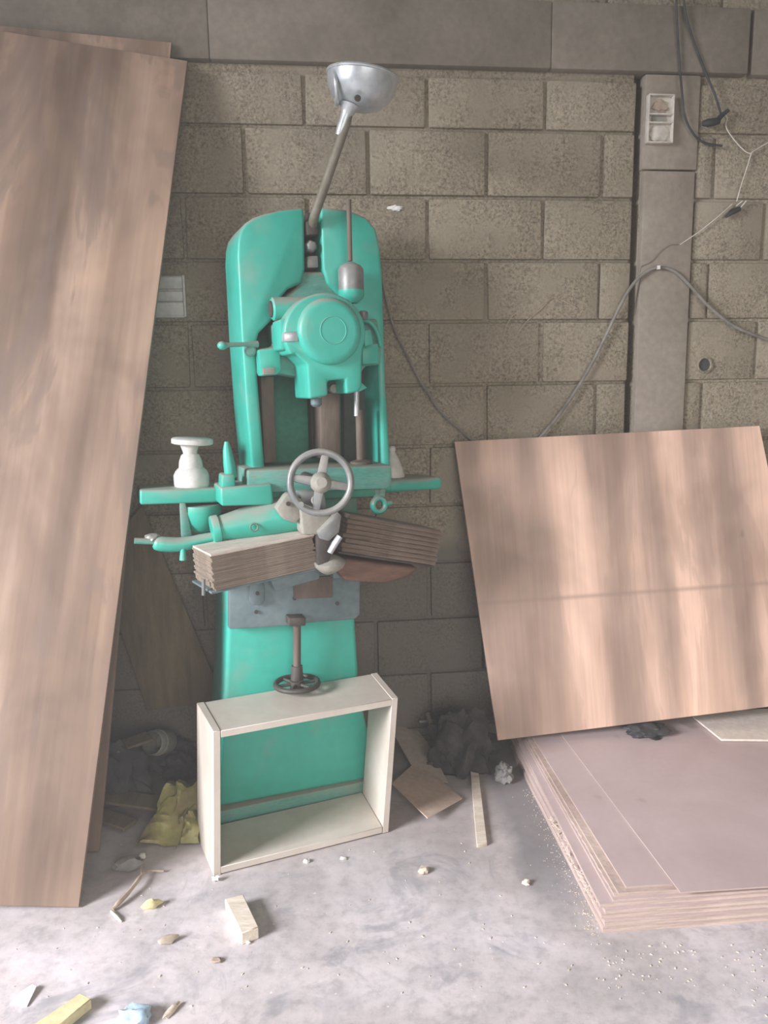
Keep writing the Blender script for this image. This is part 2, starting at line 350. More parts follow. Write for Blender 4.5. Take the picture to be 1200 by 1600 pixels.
# electrical box at the top of the pillar
def local_frame(o, u, n): # matrix with x=u, y=-n(back), z up
    return Matrix(((u.x, -n.x, 0, o.x), (u.y, -n.y, 0, o.y), (u.z, -n.z, 1, o.z), (0, 0, 0, 1)))
c = onwall(1029, 188, .014); eb = empty('junction_box', c); eb.matrix_world = local_frame(c, WU, WN)
tag(eb, 'open cream electrical back box fixed high on the concrete pillar', 'electrical box')
m = MB(); w2, h2, t = .042, .073, .004
for d in ((-w2, 0, t, h2*2), (w2, 0, t, h2*2), (0, h2, w2*2+t, t), (0, -h2, w2*2+t, t), (0, .014, w2*2, t), (0, -.012, w2*2, t)): m.box((d[0], -.008, d[1]), (d[2], .024, d[3]))
m.box((0, .001, 0), (w2*2, .004, h2*2)); m.build('casing', 'cord_white', eb, bevel=.0008)
MB().blob((0, -.004, -.042), (.034, .008, .026), .12, 2, 3).build('plaster_fill', 'cord_white', eb)
MB().blob((.004, -.003, .043), (.026, .007, .020), .3, 2, 5).build('plaster_fill', 'root', eb)
MB().box((0, -.002, .001), (.05, .004, .02)).build('insert', 'stone_grey', eb)

# white louvred vent behind the tall plywood
c = onwall(262, 464, .004); vb = empty('vent_cover', c); vb.matrix_world = local_frame(c, WU, WN)
tag(vb, 'small white slatted cover on the wall beside the tall plywood edge', 'vent')
m = MB()
for x in (-.055, .055): m.box((x, -.010, 0), (.007, .02, .13))
m.box((0, -.002, 0), (.11, .004, .13)); m.build('frame', 'white', vb, bevel=.001)
for z, h in ((.042, .036), (.0, .030), (-.040, .042)):
    MB().box((0, -.014, z), (.10, .004, h), Matrix.Rotation(.28, 3, 'X')).build('slat', 'white', vb, bevel=.001)

# ------------------------------------------------------------------ wires
def wire(name, px, r, m, label, cat='cable', off=.012, n=6, group=None, parent=None, offs=None):
    pts = [onwall(x, y, (offs[i] if offs else off)) for i, (x, y) in enumerate(px)]
    o = MB().tube(smooth(pts, n), r, 8).build(name, m, parent)
    if label: tag(o, label, cat, group)
    return o
wire('power_cable', [(1057, -40), (1057, 20), (1061, 90), (1066, 150), (1069, 178), (1080, 204), (1098, 222), (1128, 228)], .0038, 'black', 'black cable hanging in a loop from the beam right of the pillar box', off=.032, offs=[.04, .04, .035, .03, .03, .025, .02, .02])
wire('power_cable', [(1067, -40), (1070, 15), (1083, 62), (1103, 115), (1117, 148), (1127, 180)], .0038, 'black', 'straight black cable running down from the beam to the black connector', offs=[.04, .04, .035, .03, .03, .025])
cn = MB().tube([onwall(1098, 193, .03), onwall(1106, 192, .03), onwall(1118, 190, .03), onwall(1124, 189, .03)], [.008, .013, .012, .009], 14)
cn.tube([onwall(1120, 191, .03), onwall(1126, 182, .03), onwall(1138, 172, .03)], [.009, .008, .006], 10)
tag(cn.build('cable_connector', 'black'), 'black cable connector joining the black and white wires', 'connector')
wire('thin_wire', [(1132, 178), (1136, 184), (1135, 200), (1150, 222), (1164, 236), (1172, 240)], .0018, 'cord_white', 'thin white wire from the black connector to the fork', 'wire')
wire('thin_wire', [(1172, 240), (1184, 232), (1202, 222), (1230, 210)], .0018, 'cord_white', 'thin white wire from the fork leaving the photo at the right edge', 'wire')
wire('thin_wire', [(1174, 239), (1167, 262), (1158, 290), (1151, 315)], .0018, 'cord_white', 'thin white wire hanging from the fork to the small plug', 'wire')
wire('thin_wire', [(1144, 319), (1120, 340), (1095, 360), (1066, 380), (1062, 382)], .0018, 'cord_white', 'thin white wire slanting from the small plug down to the pillar', 'wire')
pl = MB().tube([onwall(1134, 339, .016), onwall(1144, 331, .018), onwall(1156, 326, .018)], [.004, .010, .008], 10).build('wire_plug', 'black')
tag(pl, 'small dark plug with two pale prongs hanging right of the pillar', 'plug')
for a, b in (((1155, 327), (1166, 314)), ((1150, 322), (1160, 314))): MB().tube([onwall(*a, .02), onwall(*b, .024)], .0022, 6).build('prong', 'cord_white', pl)
wire('thin_wire', [(1060, 382), (1045, 383), (1030, 394), (1018, 408), (1000, 417), (996, 424)], .0012, 'cable_grey', 'hair thin dark wire curling across the pillar above the hose', 'wire', off=.017)
wire('flexible_conduit', [(838, 690), (868, 655), (898, 613), (925, 568), (948, 522), (968, 480), (985, 450), (1003, 430), (1027, 418), (1054, 424), (1078, 446), (1105, 476), (1140, 505), (1175, 522), (1230, 540)], .0055, 'cable_grey', 'grey hose arching over the pillar and down behind the leaning plywood', 'cable', off=.022)
wire('power_cable', [(598, 440), (604, 468), (615, 510), (636, 556), (662, 604), (690, 645), (715, 668), (742, 692)], .0035, 'cable_grey', 'dark cable sagging from the teal machine to behind the leaning plywood', 'cable', off=.02)
MB().box(onwall(1029, 418, .03), (.008, .012, .012)).build('clip', 'plaster', bpy.data.objects['flexible_conduit'])
wire('dry_twig', [(808, 522), (822, 503), (846, 482), (862, 466), (880, 470), (902, 482)], .0016, 'root', 'thin dark twig stuck on the wall between machine and pillar', 'twig', off=.006)
wire('dry_twig', [(786, 524), (792, 508), (800, 494), (806, 490)], .0014, 'root', 'short dark twig stuck on the wall left of the longer twig', 'twig', off=.006)
tag(MB().blob(onwall(617, 325, .004), (.018, .003, .008), .4, 2, 4).build('mortar_fleck', 'plaster'), 'white plaster fleck on the wall above the machine top', 'plaster')

# ------------------------------------------------------------------ plywood boards leaning on the wall
def leaning(name, BR, Udir, width, Vv, thick, m, label, group=None, slack=0.0):
    x = Udir.normalized(); y = Vv.normalized(); y = (y); n = x.cross(y).normalized()
    if n.y > 0: n = -n
    # slightly skewed sheet: columns x, y as found, n normal; built with real corner coordinates in its own frame
    yy = n.cross(x).normalized()
    if yy.dot(y) < 0: yy = -yy
    R = Matrix((x, yy, n)).transposed().to_4x4(); R.translation = BR
    inv = R.inverted(); top = inv @ (BR + Vv)
    o = [V((0, 0, 0)), V((width, 0, 0)), V((width + top.x, top.y, 0)), V((top.x, top.y, 0))]
    b = MB(); b.hexa([p - V((0, 0, thick)) for p in o], o)
    ob = b.build(name, m, bevel=.001, seg=1, mw=R); tag(ob, label, 'plywood', group); return ob
BR = onfloor(123, 1418, .004); BL_ = onfloor(0, 1405, .004); TR = onwall(293, 95, .06)
leaning('plywood_sheet', BR, V((-1, -.112, .125)), 1.22, TR - BR, .015, 'ply_left', 'tall brown weathered plywood sheet leaning on the wall at the left')
BR2 = onfloor(155, 1330, .004); TR2 = onwall(268, 66, .036)
leaning('plywood_sheet', BR2, V((-1, -.118, .06)), 1.22, TR2 - BR2, .012, 'ply_left', 'second plywood sheet mostly hidden behind the tall weathered plywood')
P1 = onfloor(778, 1157, .108); P2 = P1 + V((1, .108, .062)); T1 = onwall(710, 690, .034)
n = (P2 - P1).cross(T1 - P1).normalized()
T2 = hit(1187, 665, P1, n)
x = (T2 - T1).normalized(); Wd = (T2 - T1).length
if n.y > 0: n = -n
y = n.cross(x).normalized(); y = y if y.z > 0 else -y
R = Matrix((x, y, n)).transposed().to_4x4(); R.translation = P1
inv = R.inverted()
BRr = T2 + (P1 - T1) * 1.0
corner = [inv @ P1, inv @ (P1 + (P2 - P1)*1.13), inv @ T2, inv @ T1]
lb = MB().hexa([V((p.x, p.y, -.012)) for p in corner], [V((p.x, p.y, 0)) for p in corner]).build('plywood_sheet', 'ply_right', bevel=.001, seg=1, mw=R)
tag(lb, 'tan plywood sheet with dark vertical bands leaning above the stacked boards', 'plywood')

# ------------------------------------------------------------------ stacked flat boards
def flat(FLpx, BLpx, FRpx, z0, z1, name, label, group=None, m='sheet_top', back=2.60, jag=0, lift=0.0, W=1.75):
    fl, bl, fr = onfloor(*FLpx, z1), onfloor(*BLpx, z1), onfloor(*FRpx, z1)
    d = (fr - fl).normalized(); e = (bl - fl); e = e * ((back - fl.y)/e.y)
    right = fl + d * ((W - fl.x)/d.x)
    br = fl + e; br2 = right + V((0, 0, 0)) + e*1.0; br2.y += .10
    left = []
    N = 40 if jag else 1
    rr = random.Random(int(z0*1000))
    for i in range(N+1):
        t = i/N; p = fl + e*t
        if jag and .08 < t < .35: p = p + V((rr.uniform(-1, 1)*jag, 0, 0))
        left.append(p)
    pts = [right, br2] + left[::-1]
    b = MB()
    b.hexa([V((p.x, p.y, z0)) for p in pts], [V((p.x, p.y, z1)) for p in pts])
    bm = b.bm
    o = b.build(name, [m, 'sheet_edge'], bevel=0, loc=V((fl.x, fl.y, z0)))
    for p in o.data.polygons:
        if abs(p.normal.z) < .5: p.material_index = 1
    tag(o, label, 'board', group); return o
G = 'flat boards stacked on the floor'
def stackboard(fl, bl, z0, z1, label, jag=0, back=2.585, m='sheet_top', W=1.75, name='flat_board', skew=.075):
    fl, bl = V((fl[0], fl[1], z1)), V((bl[0], bl[1], z1)); e = bl - fl; e = e*((back - fl.y)/e.y)
    right = V((W, fl.y + skew*(W - fl.x), z1)); br2 = right + e; br2.y += .04
    left = []; N = 60 if jag else 1; rr = random.Random(int(z0*1000))
    for i in range(N+1):
        t = i/N; p = fl + e*t
        if jag and .04 < t < .45: p = p + V((rr.uniform(-1, 1)*jag, 0, 0))
        left.append(p)
    pts = [right, br2] + left[::-1]
    b = MB().hexa([V((p.x, p.y, z0)) for p in pts], [V((p.x, p.y, z1)) for p in pts])
    o = b.build(name, [m, 'sheet_edge'], loc=V((fl.x, fl.y, z0)))
    for p in o.data.polygons:
        if abs(p.normal.z) < .5: p.material_index = 1
    return tag(o, label, 'board', G)
st = [(.000, .000, .000, 0, .0165, 'bottom board of the floor stack lying on the concrete', 0),
      (.003, -.002, .004, .0170, .0335, 'second board from the bottom of the floor stack', 0),
      (-.004, .003, -.002, .0340, .0480, 'third board up in the floor stack with ragged splintered left edge', .0035),
      (.004, .001, .004, .0483, .0600, 'fourth board up in the floor stack with rough left edge', .002),
      (-.007, .008, .008, .0604, .0700, 'fifth board up in the floor stack, a strip of its top showing at left', 0),
      (.026, .014, .026, .0703, .0770, 'sixth board up in the floor stack, inset from the left', 0),
      (.031, .022, .029, .0773, .0840, 'pale rough-edged board in the floor stack, fourth from the top', .0015),
      (.040, .020, .036, .0843, .0900, 'thin pale-edged board third from the top of the floor stack', 0),
      (.063, .035, .052, .0903, .0955, 'board just under the top sheet, narrow strip showing at left', 0)]
for dx, dy, dxb, z0, z1, lab, jag in st: stackboard((.506 + dx, 1.65 + dy), (.446 + dxb, 2.48), z0, z1, lab, jag, m='sheet_edge' if .0770 < z0 < .0850 else 'sheet_top')
stackboard((.688, 1.656), (.597, 2.494), .0965, .100, 'large smooth top sheet covering the floor stack')
# splinters on the ragged edges
sp = MB(); rr = random.Random(4)
for i in range(120):
    t = rr.uniform(.03, .5); a = V((.502, 1.66, .042)); b = V((.443, 2.48, .042)); p = a.lerp(b, t)
    p += V((rr.uniform(-.012, .006), rr.uniform(-.01, .01), rr.uniform(.0, .02)))
    q = V((rr.uniform(-.010, .004), rr.uniform(-.014, .014), rr.uniform(-.004, .005)))
    sp.tube([p, p+q], [.0014, .0004], 4)
tag(sp.build('splinters', 'offcut'), 'pale splinters fraying from the left edge of the board stack', 'splinters', kind='stuff')
# white panel offcut on the stack
q = [onfloor(x, y, .109) for x, y in ((1127, 1155), (1075, 1113), (1200, 1103), (1290, 1140))]
q[2] = V((1.42, 2.66, .109)); q[3] = V((1.46, 2.40, .109))
tag(MB().hexa([p - V((0, 0, .007)) for p in q], q).build('cream_board', 'cream', bevel=.001, seg=1), 'pale cream panel offcut lying on the board stack below the leaning plywood', 'panel')
pb = MB().blob(onfloor(1008, 1141, .112), (.070, .050, .022), .22, 2.2, 8, 4, flat=.1015)
tag(pb.build('black_bag', 'black'), 'crumpled black plastic bag on the board stack under the leaning plywood', 'plastic bag')

# ------------------------------------------------------------------ the morticing machine
R0 = empty('mortising_machine', MO, YAW)
tag(R0, 'large teal painted cast iron woodworking machine with handwheel and long lever', 'machine')
def part(mb, name, m, parent=R0, bevel=0, seg=2, label=None, **k):
    o = mb.build(name, m, parent, bevel, seg, **k)
    if label: o['label'] = label
    return o
# pedestal
ped = MB()
front = [mp(x, y, 0) for x, y in ((357, 880), (355, 980), (351, 1080), (345, 1160), (341, 1225), (341, 1262), (577, 1218), (580, 1195), (578, 1150), (563, 1080), (556, 970), (554, 880))]
ped.hexa([V((x, 0, z)) for x, z in front], [V((x*.92 if x < 0 else x*.92, .30, z)) for x, z in front])
part(ped, 'pedestal', 'paint', bevel=.014, seg=3)
bx0, bx1 = mp(340, 1280, 0)[0], mp(578, 1240, 0)[0]
part(MB().box(((bx0+bx1)/2, .15, .028), (bx1-bx0+.008, .33, .056)), 'base_plate', 'paint_dusty', bevel=.006)
# raised panel on the pedestal front
pn = [mp(x, y, -.004) for x, y in ((377, 1010), (372, 1150), (366, 1225), (556, 1192), (556, 1150), (543, 1080), (536, 1000))]
# column
L1 = [(397, 770), (385, 640), (377, 520), (371, 400), (372, 376), (376, 360), (384, 348), (396, 340), (412, 334), (440, 328), (475, 324), (476, 345), (477, 420), (472, 442), (450, 452), (440, 464), (432, 484), (425, 500), (405, 520), (399, 540), (402, 580), (414, 730), (416, 770)]
R1 = [(612, 768), (612, 745), (603, 600), (598, 430), (594, 385), (588, 357), (572, 339), (545, 328), (501, 323), (502, 345), (505, 420), (512, 444), (535, 466), (548, 478), (562, 490), (577, 505), (588, 535), (592, 572), (597, 742), (597, 768)]
cb = MB(); cb.pp(L1, .03, .23); cb.pp(R1, .03, .23)
part(cb, 'column', 'paint', bevel=.009, seg=3)
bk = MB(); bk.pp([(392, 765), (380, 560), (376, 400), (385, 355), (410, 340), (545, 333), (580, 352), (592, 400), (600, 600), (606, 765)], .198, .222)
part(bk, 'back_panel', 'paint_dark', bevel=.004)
# slot hardware
part(MB().pp([(480, 332), (497, 332), (499, 452), (478, 452)], .13, .17), 'slide_rail', 'iron_dark', bevel=.003)
part(MB().pp([(478, 345), (496, 343), (498, 366), (479, 368)], .03, .12), 'lever_pivot', 'iron_dark', bevel=.006)
part(MB().lathe([(.012, 0), (.018, .01), (.018, .05), (.012, .06)], mv(488, 384, .03), (0, 1, 0), 6), 'nut', 'iron', bevel=.002)
part(MB().pp([(480, 400), (497, 399), (498, 418), (480, 419)], .04, .12), 'link_block', 'iron', bevel=.004)
# lever
lp = [mv(488, 352, .04), mv(492, 335, .01), mv(505, 298, -.01), mv(525, 240, -.03), mv(541, 192, -.045), mv(546, 172, -.05)]
part(MB().tube(smooth(lp, 4), [.013]*9 + [.0125]*8 + [.012]*4, 14), 'lever', 'lever')
fk = [mv(530, 212, -.035), mv(537, 192, -.042), mv(542, 178, -.046), mv(546, 164, -.05)]
part(MB().tube(smooth(fk, 4), [.011, .013, .014, .0145, .015, .015, .0155, .016, .017, .019, .022, .026, .030], 18), 'lever_socket', 'silver')
hc_ = mv(567, 119, -.05)
bowl = [(.0, -.088), (.030, -.085), (.058, -.075), (.080, -.056), (.093, -.030), (.096, 0), (.091, .001), (.086, -.027), (.073, -.050), (.050, -.068), (.0, -.079)]
R_h = V((.10, -.10, 1)).normalized()
bh = MB().lathe(bowl, hc_, R_h, 40)
hd = part(bh, 'lever_head', 'silver')
part(MB().torus(hc_, R_h, .095, .005, 40, 8), 'rim', 'silver', hd)
part(MB().torus(mv(524, 136, -.05), (1, -.30, .10), .040, .006, 32, 10), 'flange', 'silver', hd)
part(MB().lathe([(.008, 0), (.008, .008)], mv(558, 153, -.115), (0, -1, -.45), 14), 'bolt', 'iron_dark', hd)
# second rod and oil cup
part(MB().tube([mv(545, 312, -.02), mv(547, 408, -.02)], .0068, 10), 'stop_rod', 'rust')
oc = mv(549, 466, -.02); k_ = .00182
part(MB().lathe([(.022, 0), (.034, .010), (.036, .020), (.036, .078), (.030, .088), (.010, .098)], oc, (0, 0, 1), 26), 'oil_cup', 'iron', label='round grey topped cup on the thin upright rod')
part(MB().lathe([(.018, -.014), (.030, -.004), (.037, .006), (.037, .022)], oc, (0, 0, 1), 26), 'cup_base', 'paint')
# head collar above the housing
part(MB().pp([(470, 424), (508, 424), (516, 442), (540, 466), (556, 486), (440, 486), (446, 462), (468, 446)], .04, .18), 'collar', 'paint_dusty', bevel=.012, seg=3)
# carriage behind the head
part(MB().pp([(428, 505), (590, 498), (597, 538), (596, 570), (572, 572), (560, 590), (470, 590), (440, 585), (405, 586), (404, 545), (432, 540)], .0, .11), 'carriage', 'paint_dusty', bevel=.008)
part(MB().pp([(404, 546), (438, 542), (440, 578), (433, 586), (408, 588)], -.03, .02), 'carriage_block', 'paint', bevel=.006)
part(MB().pp([(411, 575), (430, 573), (430, 585), (411, 586)], -.04, -.01), 'gib_plate', 'stone_grey', bevel=.003)
part(MB().pp([(566, 538), (592, 536), (593, 568), (566, 570)], -.03, .02), 'carriage_block', 'paint', bevel=.006)
# head housing
cx, cy, cr = 508, 521, 64
outl = [(cx + cr*math.cos(a), cy + cr*math.sin(a)) for a in [math.radians(d) for d in range(148, 391, 9)]]
outl += [(566, 560), (566, 605), (560, 612), (541, 616), (540, 592), (512, 595), (513, 618), (483, 624), (480, 570), (462, 553)]
hs = part(MB().pp(outl, -.13, .02), 'head_housing', 'paint', bevel=.012, seg=3)
cc = mv(514, 518, -.13); px = .00172
part(MB().lathe([(.088, 0), (.088, .008), (.082, .016), (.074, .020), (.066, .021), (.0, .021)], cc, (0, -1, 0), 56), 'face_cover', 'paint')
part(MB().torus(cc + V((.006, -.0205, .002)), (0, -1, 0), .036, .0018, 40, 8), 'cover_ring', 'paint')
part(MB().pp([(480, 470), (545, 466), (556, 482), (468, 486)], -.09, .0), 'housing_cap', 'paint_dusty', bevel=.01, seg=3)
part(MB().pp([(437, 499), (452, 496), (458, 500), (458, 540), (446, 548), (438, 546)], -.11, -.02), 'clamp_lug', 'paint', bevel=.006)
part(MB().pp([(444, 519), (466, 518), (466, 533), (444, 534)], -.135, -.10), 'latch', 'silver', bevel=.003)
part(MB().pp([(568, 516), (580, 514), (584, 538), (570, 542)], -.08, .0), 'clamp_lug', 'paint', bevel=.005)
ax0, ax1 = mv(424, 483, -.04), mv(484, 481, -.04)
part(MB().lathe([(.026, 0), (.031, .004), (.031, (ax1-ax0).length)], ax0, ax1-ax0, 28), 'spindle_cylinder', 'paint')
part(MB().lathe([(.022, -.004), (.022, .001)], ax0, ax1-ax0, 24), 'cylinder_bore', 'iron_dark')
part(MB().tube(smooth([mv(568, 500, -.02), mv(580, 505, -.03), mv(590, 520, -.03), mv(595, 540, -.02)], 5), .0065, 10), 'curved_strap', 'paint')
part(MB().lathe([(.010, 0), (.013, .008), (.013, .02), (.008, .024)], mv(568, 499, -.03), (0, 0, 1), 12), 'grease_nipple', 'iron')
# left small handle
part(MB().tube([mv(350, 540, -.02), mv(356, 539, -.02), mv(384, 538, -.01), mv(402, 538, .0)], [.010, .0065, .006, .010], 12), 'side_handle', 'paint_dusty')
part(MB().blob(mv(347, 540, -.02), (.013, .013, .012), .05, 1, 1), 'handle_knob', 'paint')
part(MB().lathe([(.016, 0), (.016, .02), (.010, .026)], mv(390, 548, .02), (0, -1, 0), 16), 'pivot_boss', 'paint_dusty', bevel=.002)
# lower right of head: chisel, wing bolt
part(MB().tube([mv(557, 610, -.06), mv(557, 650, -.06)], .0075, 12), 'chisel', 'silver')
part(MB().lathe([(.016, 0), (.016, .018), (.010, .024)], mv(494, 622, -.06), (0, 0, -1), 16), 'chisel_socket', 'iron_blue')
part(MB().pp([(563, 596), (574, 606), (562, 612), (556, 604)], -.09, -.07), 'wing_screw', 'paint', bevel=.002)
# window guides
part(MB().pp([(407, 588), (428, 588), (432, 722), (413, 724)], .07, .13), 'guide_rail', 'rust', bevel=.004)
part(MB().pp([(500, 615), (532, 613), (533, 716), (502, 718)], .05, .12), 'guide_rail', 'rust', bevel=.006)
part(MB().pp([(484, 596), (500, 596), (502, 716), (488, 716)], .16, .20), 'rack_bar', 'iron_dark', bevel=.003)
part(MB().pp([(537, 572), (596, 568), (602, 722), (538, 724)], .165, .195), 'guard_plate', 'slate', bevel=.003)
part(MB().tube([mv(561, 640, .03), mv(564, 722, .03)], [.011, .013], 16), 'guide_rod', 'rust')
part(MB().lathe([(.034, 0), (.034, .006), (.014, .012)], mv(565, 724, .03), (0, 0, 1), 24), 'rod_flange', 'rust')
part(MB().lathe([(.012, 0), (.012, .02)], mv(519, 607, -.02), (0, -1, 0), 14), 'bolt', 'stone_grey')
# table beam
part(MB().pp([(388, 735), (612, 727), (613, 757), (606, 764), (386, 771)], -.045, .15), 'table', 'paint_dusty', bevel=.006)
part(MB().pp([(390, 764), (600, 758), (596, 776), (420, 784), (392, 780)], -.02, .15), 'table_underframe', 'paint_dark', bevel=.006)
# left work arm
part(MB().pp([(219, 766), (350, 762), (350, 785), (219, 789)], .03, .16), 'side_arm', 'paint', bevel=.006, seg=3)
part(MB().pp([(345, 762), (425, 756), (428, 783), (425, 789), (346, 791)], -.06, .08), 'clamp_block', 'paint', bevel=.008, seg=3)
part(MB().pp([(348, 742), (367, 741), (369, 765), (347, 765)], -.05, .02), 'lever_socket_block', 'paint', bevel=.006)
part(MB().tube([mv(361, 746, -.02), mv(358, 725, -.02), mv(355, 703, -.02), mv(354, 690, -.02)], [.017, .016, .012, .006], 14), 'clamp_lever', 'paint')
# right work arm with rounded end
ra = MB(); zA = mp(640, 768, .08)[1]; xs0, xs1 = mp(585, 766, .08)[0], mp(692, 766, .08)[0]
ra.prism([V((xs0, .08, zA)), V((xs1, .08, zA)), V((xs1+.002, .10, zA)), V((xs1-.03, .20, zA)), V((xs1-.07, .22, zA)), V((xs0, .22, zA))], (0, 0, .040))
part(ra, 'side_arm', 'paint', bevel=.014, seg=4)
part(MB().torus(mv(592, 789, -.02), (0.1, -1, .1), .020, .009, 28, 10, 1.3), 'ring_clamp', 'paint')
part(MB().tube([mv(604, 787, -.02), mv(612, 786, -.02)], [.010, .006], 10), 'ring_screw', 'paint')
part(MB().pp([(585, 764), (603, 763), (602, 779), (584, 780)], -.02, .02), 'ring_bracket', 'paint_dusty', bevel=.004)
# knee between table and pedestal
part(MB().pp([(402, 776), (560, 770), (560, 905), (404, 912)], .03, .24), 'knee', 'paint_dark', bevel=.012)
# bowl casting, tapered cylinder, lower arm
bc = mv(314, 788, .07)
part(MB().lathe([(.056, 0), (.058, -.02), (.050, -.050), (.036, -.070), (.018, -.082)], bc, (0, 0, 1), 30), 'bowl_casting', 'paint')
part(MB().pp([(281, 786), (290, 786), (300, 836), (292, 845), (284, 840)], .03, .05), 'rib', 'paint_dusty', bevel=.003)
t0, t1 = mv(343, 826, -.03), mv(470, 800, -.03)
part(MB().lathe([(.034, 0), (.036, .01), (.045, .07), (.052, .14), (.056, (t1-t0).length)], t0, t1-t0, 30), 'tapered_barrel', 'paint')
part(MB().lathe([(.038, -.022), (.040, -.018), (.040, -.002), (.036, 0)], t0, t1-t0, 30), 'barrel_flange', 'paint')
part(MB().torus(mv(397, 824, -.083), (0, -1, .2), .0105, .0025, 20, 8), 'bolt_ring', 'paint_dark')
part(MB().tube(smooth([mv(240, 848, -.01), mv(252, 850, -.01), mv(285, 850, -.01), mv(335, 840, -.01)], 5), [.012, .016, .018, .019, .02, .021, .021, .021, .021, .02, .02, .019, .018, .018, .017, .016], 16), 'lower_arm', 'paint')
part(MB().tube([mv(210, 845, -.01), mv(240, 846, -.01)], [.0085, .0085], 12), 'arm_grip', 'paint_dusty')
part(MB().blob(mv(238, 841, .0), (.022, .02, .014), .12, 2, 3), 'grip_collar', 'iron')
part(MB().tube([mv(286, 856, -.02), mv(286, 875, -.02)], [.007, .010], 12), 'set_screw', 'paint')
# grey iron bracket work around the handwheel
part(MB().pp([(432, 795), (446, 775), (452, 770), (472, 780), (474, 804), (462, 818), (444, 812)], -.12, -.08), 'hinge_plate', 'stone_grey', bevel=.005)
part(MB().lathe([(.006, 0), (.006, .006)], mv(450, 787, -.12), (0, -1, 0), 12), 'bolt', 'iron_dark')
part(MB().pp([(470, 792), (478, 788), (514, 800), (522, 822), (505, 836), (474, 836)], -.14, -.07), 'wheel_bracket', 'stone_grey', bevel=.006)
part(MB().pp([(469, 770), (490, 768), (508, 772), (512, 800), (480, 806), (470, 794)], -.10, -.03), 'shaft_housing', 'iron', bevel=.006)
wc = mv(501, 754, -.205); wax = V((-.16, -1, .12)).normalized()
wh = MB().torus(wc, wax, .081, .0095, 48, 12); hw = part(wh, 'handwheel', 'iron')
u_ = wax.cross(V((0, 0, 1))).normalized(); v_ = u_.cross(wax).normalized()
for ang in (12, 102, 192, 282):
    a = math.radians(ang); d = u_*math.cos(a) + v_*math.sin(a); e = -u_*math.sin(a) + v_*math.cos(a)
    b = MB(); s0 = wc + d*.016; s1 = wc + d*.078
    b.hexa([s0 - e*.014 - wax*.006, s1 - e*.010 - wax*.004, s1 + e*.010 - wax*.004, s0 + e*.014 - wax*.006], [s0 - e*.013 + wax*.006, s1 - e*.009 + wax*.004, s1 + e*.009 + wax*.004, s0 + e*.013 + wax*.006])
    part(b, 'spoke', 'iron', hw, bevel=.003)
part(MB().lathe([(.027, -.02), (.028, .008), (.020, .020), (.014, .026)], wc, wax, 26), 'hub', 'stone_grey', hw)
part(MB().lathe([(.006, -.004), (.007, .018), (.008, .022)], wc + (-u_*.057 + v_*.055)*(1 if u_.x > 0 else -1), wax, 12), 'crank_pin', 'iron', hw)
part(MB().tube([wc + V((0, .01, 0)), V((wc.x, 0.0, wc.z))], .013, 14), 'wheel_shaft', 'iron_dark')
part(MB().lathe([(.012, 0), (.014, .004), (.012, .012)], mv(493, 781, -.15), (0, -1, 0), 14), 'shaft_nut', 'stone_grey')
# strap and centre clamp between the veneer bundles
part(MB().pp([(497, 832), (528, 800), (534, 806), (530, 832), (514, 846), (500, 842)], -.16, -.12), 'clamp_strap', 'iron', bevel=.003)
part(MB().pp([(496, 834), (514, 838), (524, 850), (512, 884), (496, 884)], -.15, -.07), 'clamp_post', 'iron_dark', bevel=.005)
cpad = mv(513, 876, -.115)
part(MB().lathe([(.008, -.040), (.026, -.030), (.045, -.014), (.050, .0), (.030, .012), (.014, .018)], cpad, (.05, -.12, 1), 28), 'clamp_pad', 'stone_grey')
part(MB().tube([mv(515, 864, -.18), mv(523, 850, -.18), mv(531, 838, -.18)], [.0085, .0095, .009], 12), 'clamp_handle', 'silver')
# plate on the pedestal front
part(MB().pp([(358, 905), (563, 888), (563, 960), (556, 968), (480, 974), (455, 978), (358, 984)], -.028, 0), 'slide_plate', 'iron_blue', bevel=.006)
part(MB().pp([(390, 916), (398, 906), (408, 906), (414, 916), (414, 940), (408, 946), (396, 946), (390, 940)], -.042, -.028), 'lug', 'iron_blue', bevel=.005)
for x, y, Y in ((402, 927, -.043), (400, 956, -.029), (460, 935, -.029), (527, 943, -.029)):
    part(MB().lathe([(.0055, 0), (.0055, .004)], mv(x, y, Y), (0, -1, 0), 10), 'bolt', 'iron_dark')
part(MB().pp([(458, 904), (520, 900), (520, 934), (460, 936)], -.035, -.028), 'slot_cover', 'rust', bevel=.002)
# elevating screw and its small wheel
part(MB().tube([mv(464, 972, -.05), mv(464, 1058, -.05)], .0115, 14), 'elevating_screw', 'rust')
part(MB().tube([mv(464, 1040, -.05), mv(464, 1062, -.05)], [.016, .019], 14), 'screw_nut', 'iron_dark')
sw = mv(464, 1068, -.06)
ew = part(MB().torus(sw, (0, 0, 1), .062, .008, 32, 8), 'elevating_wheel', 'iron_dark')
for a in range(0, 360, 60):
    d = V((math.cos(math.radians(a)), math.sin(math.radians(a)), 0))
    part(MB().tube([sw + V((0, .01, 0))*0, sw + d*.062], .005, 8), 'spoke', 'iron_dark', ew)
part(MB().lathe([(.02, -.02), (.02, .01)], sw, (0, 0, 1), 14), 'wheel_hub', 'iron_dark', ew)
sc_b = MB(); sc_b.pp([(452, 966), (478, 965), (478, 978), (452, 979)], -.07, -.02); part(sc_b, 'screw_bearing', 'iron_dark', bevel=.003)

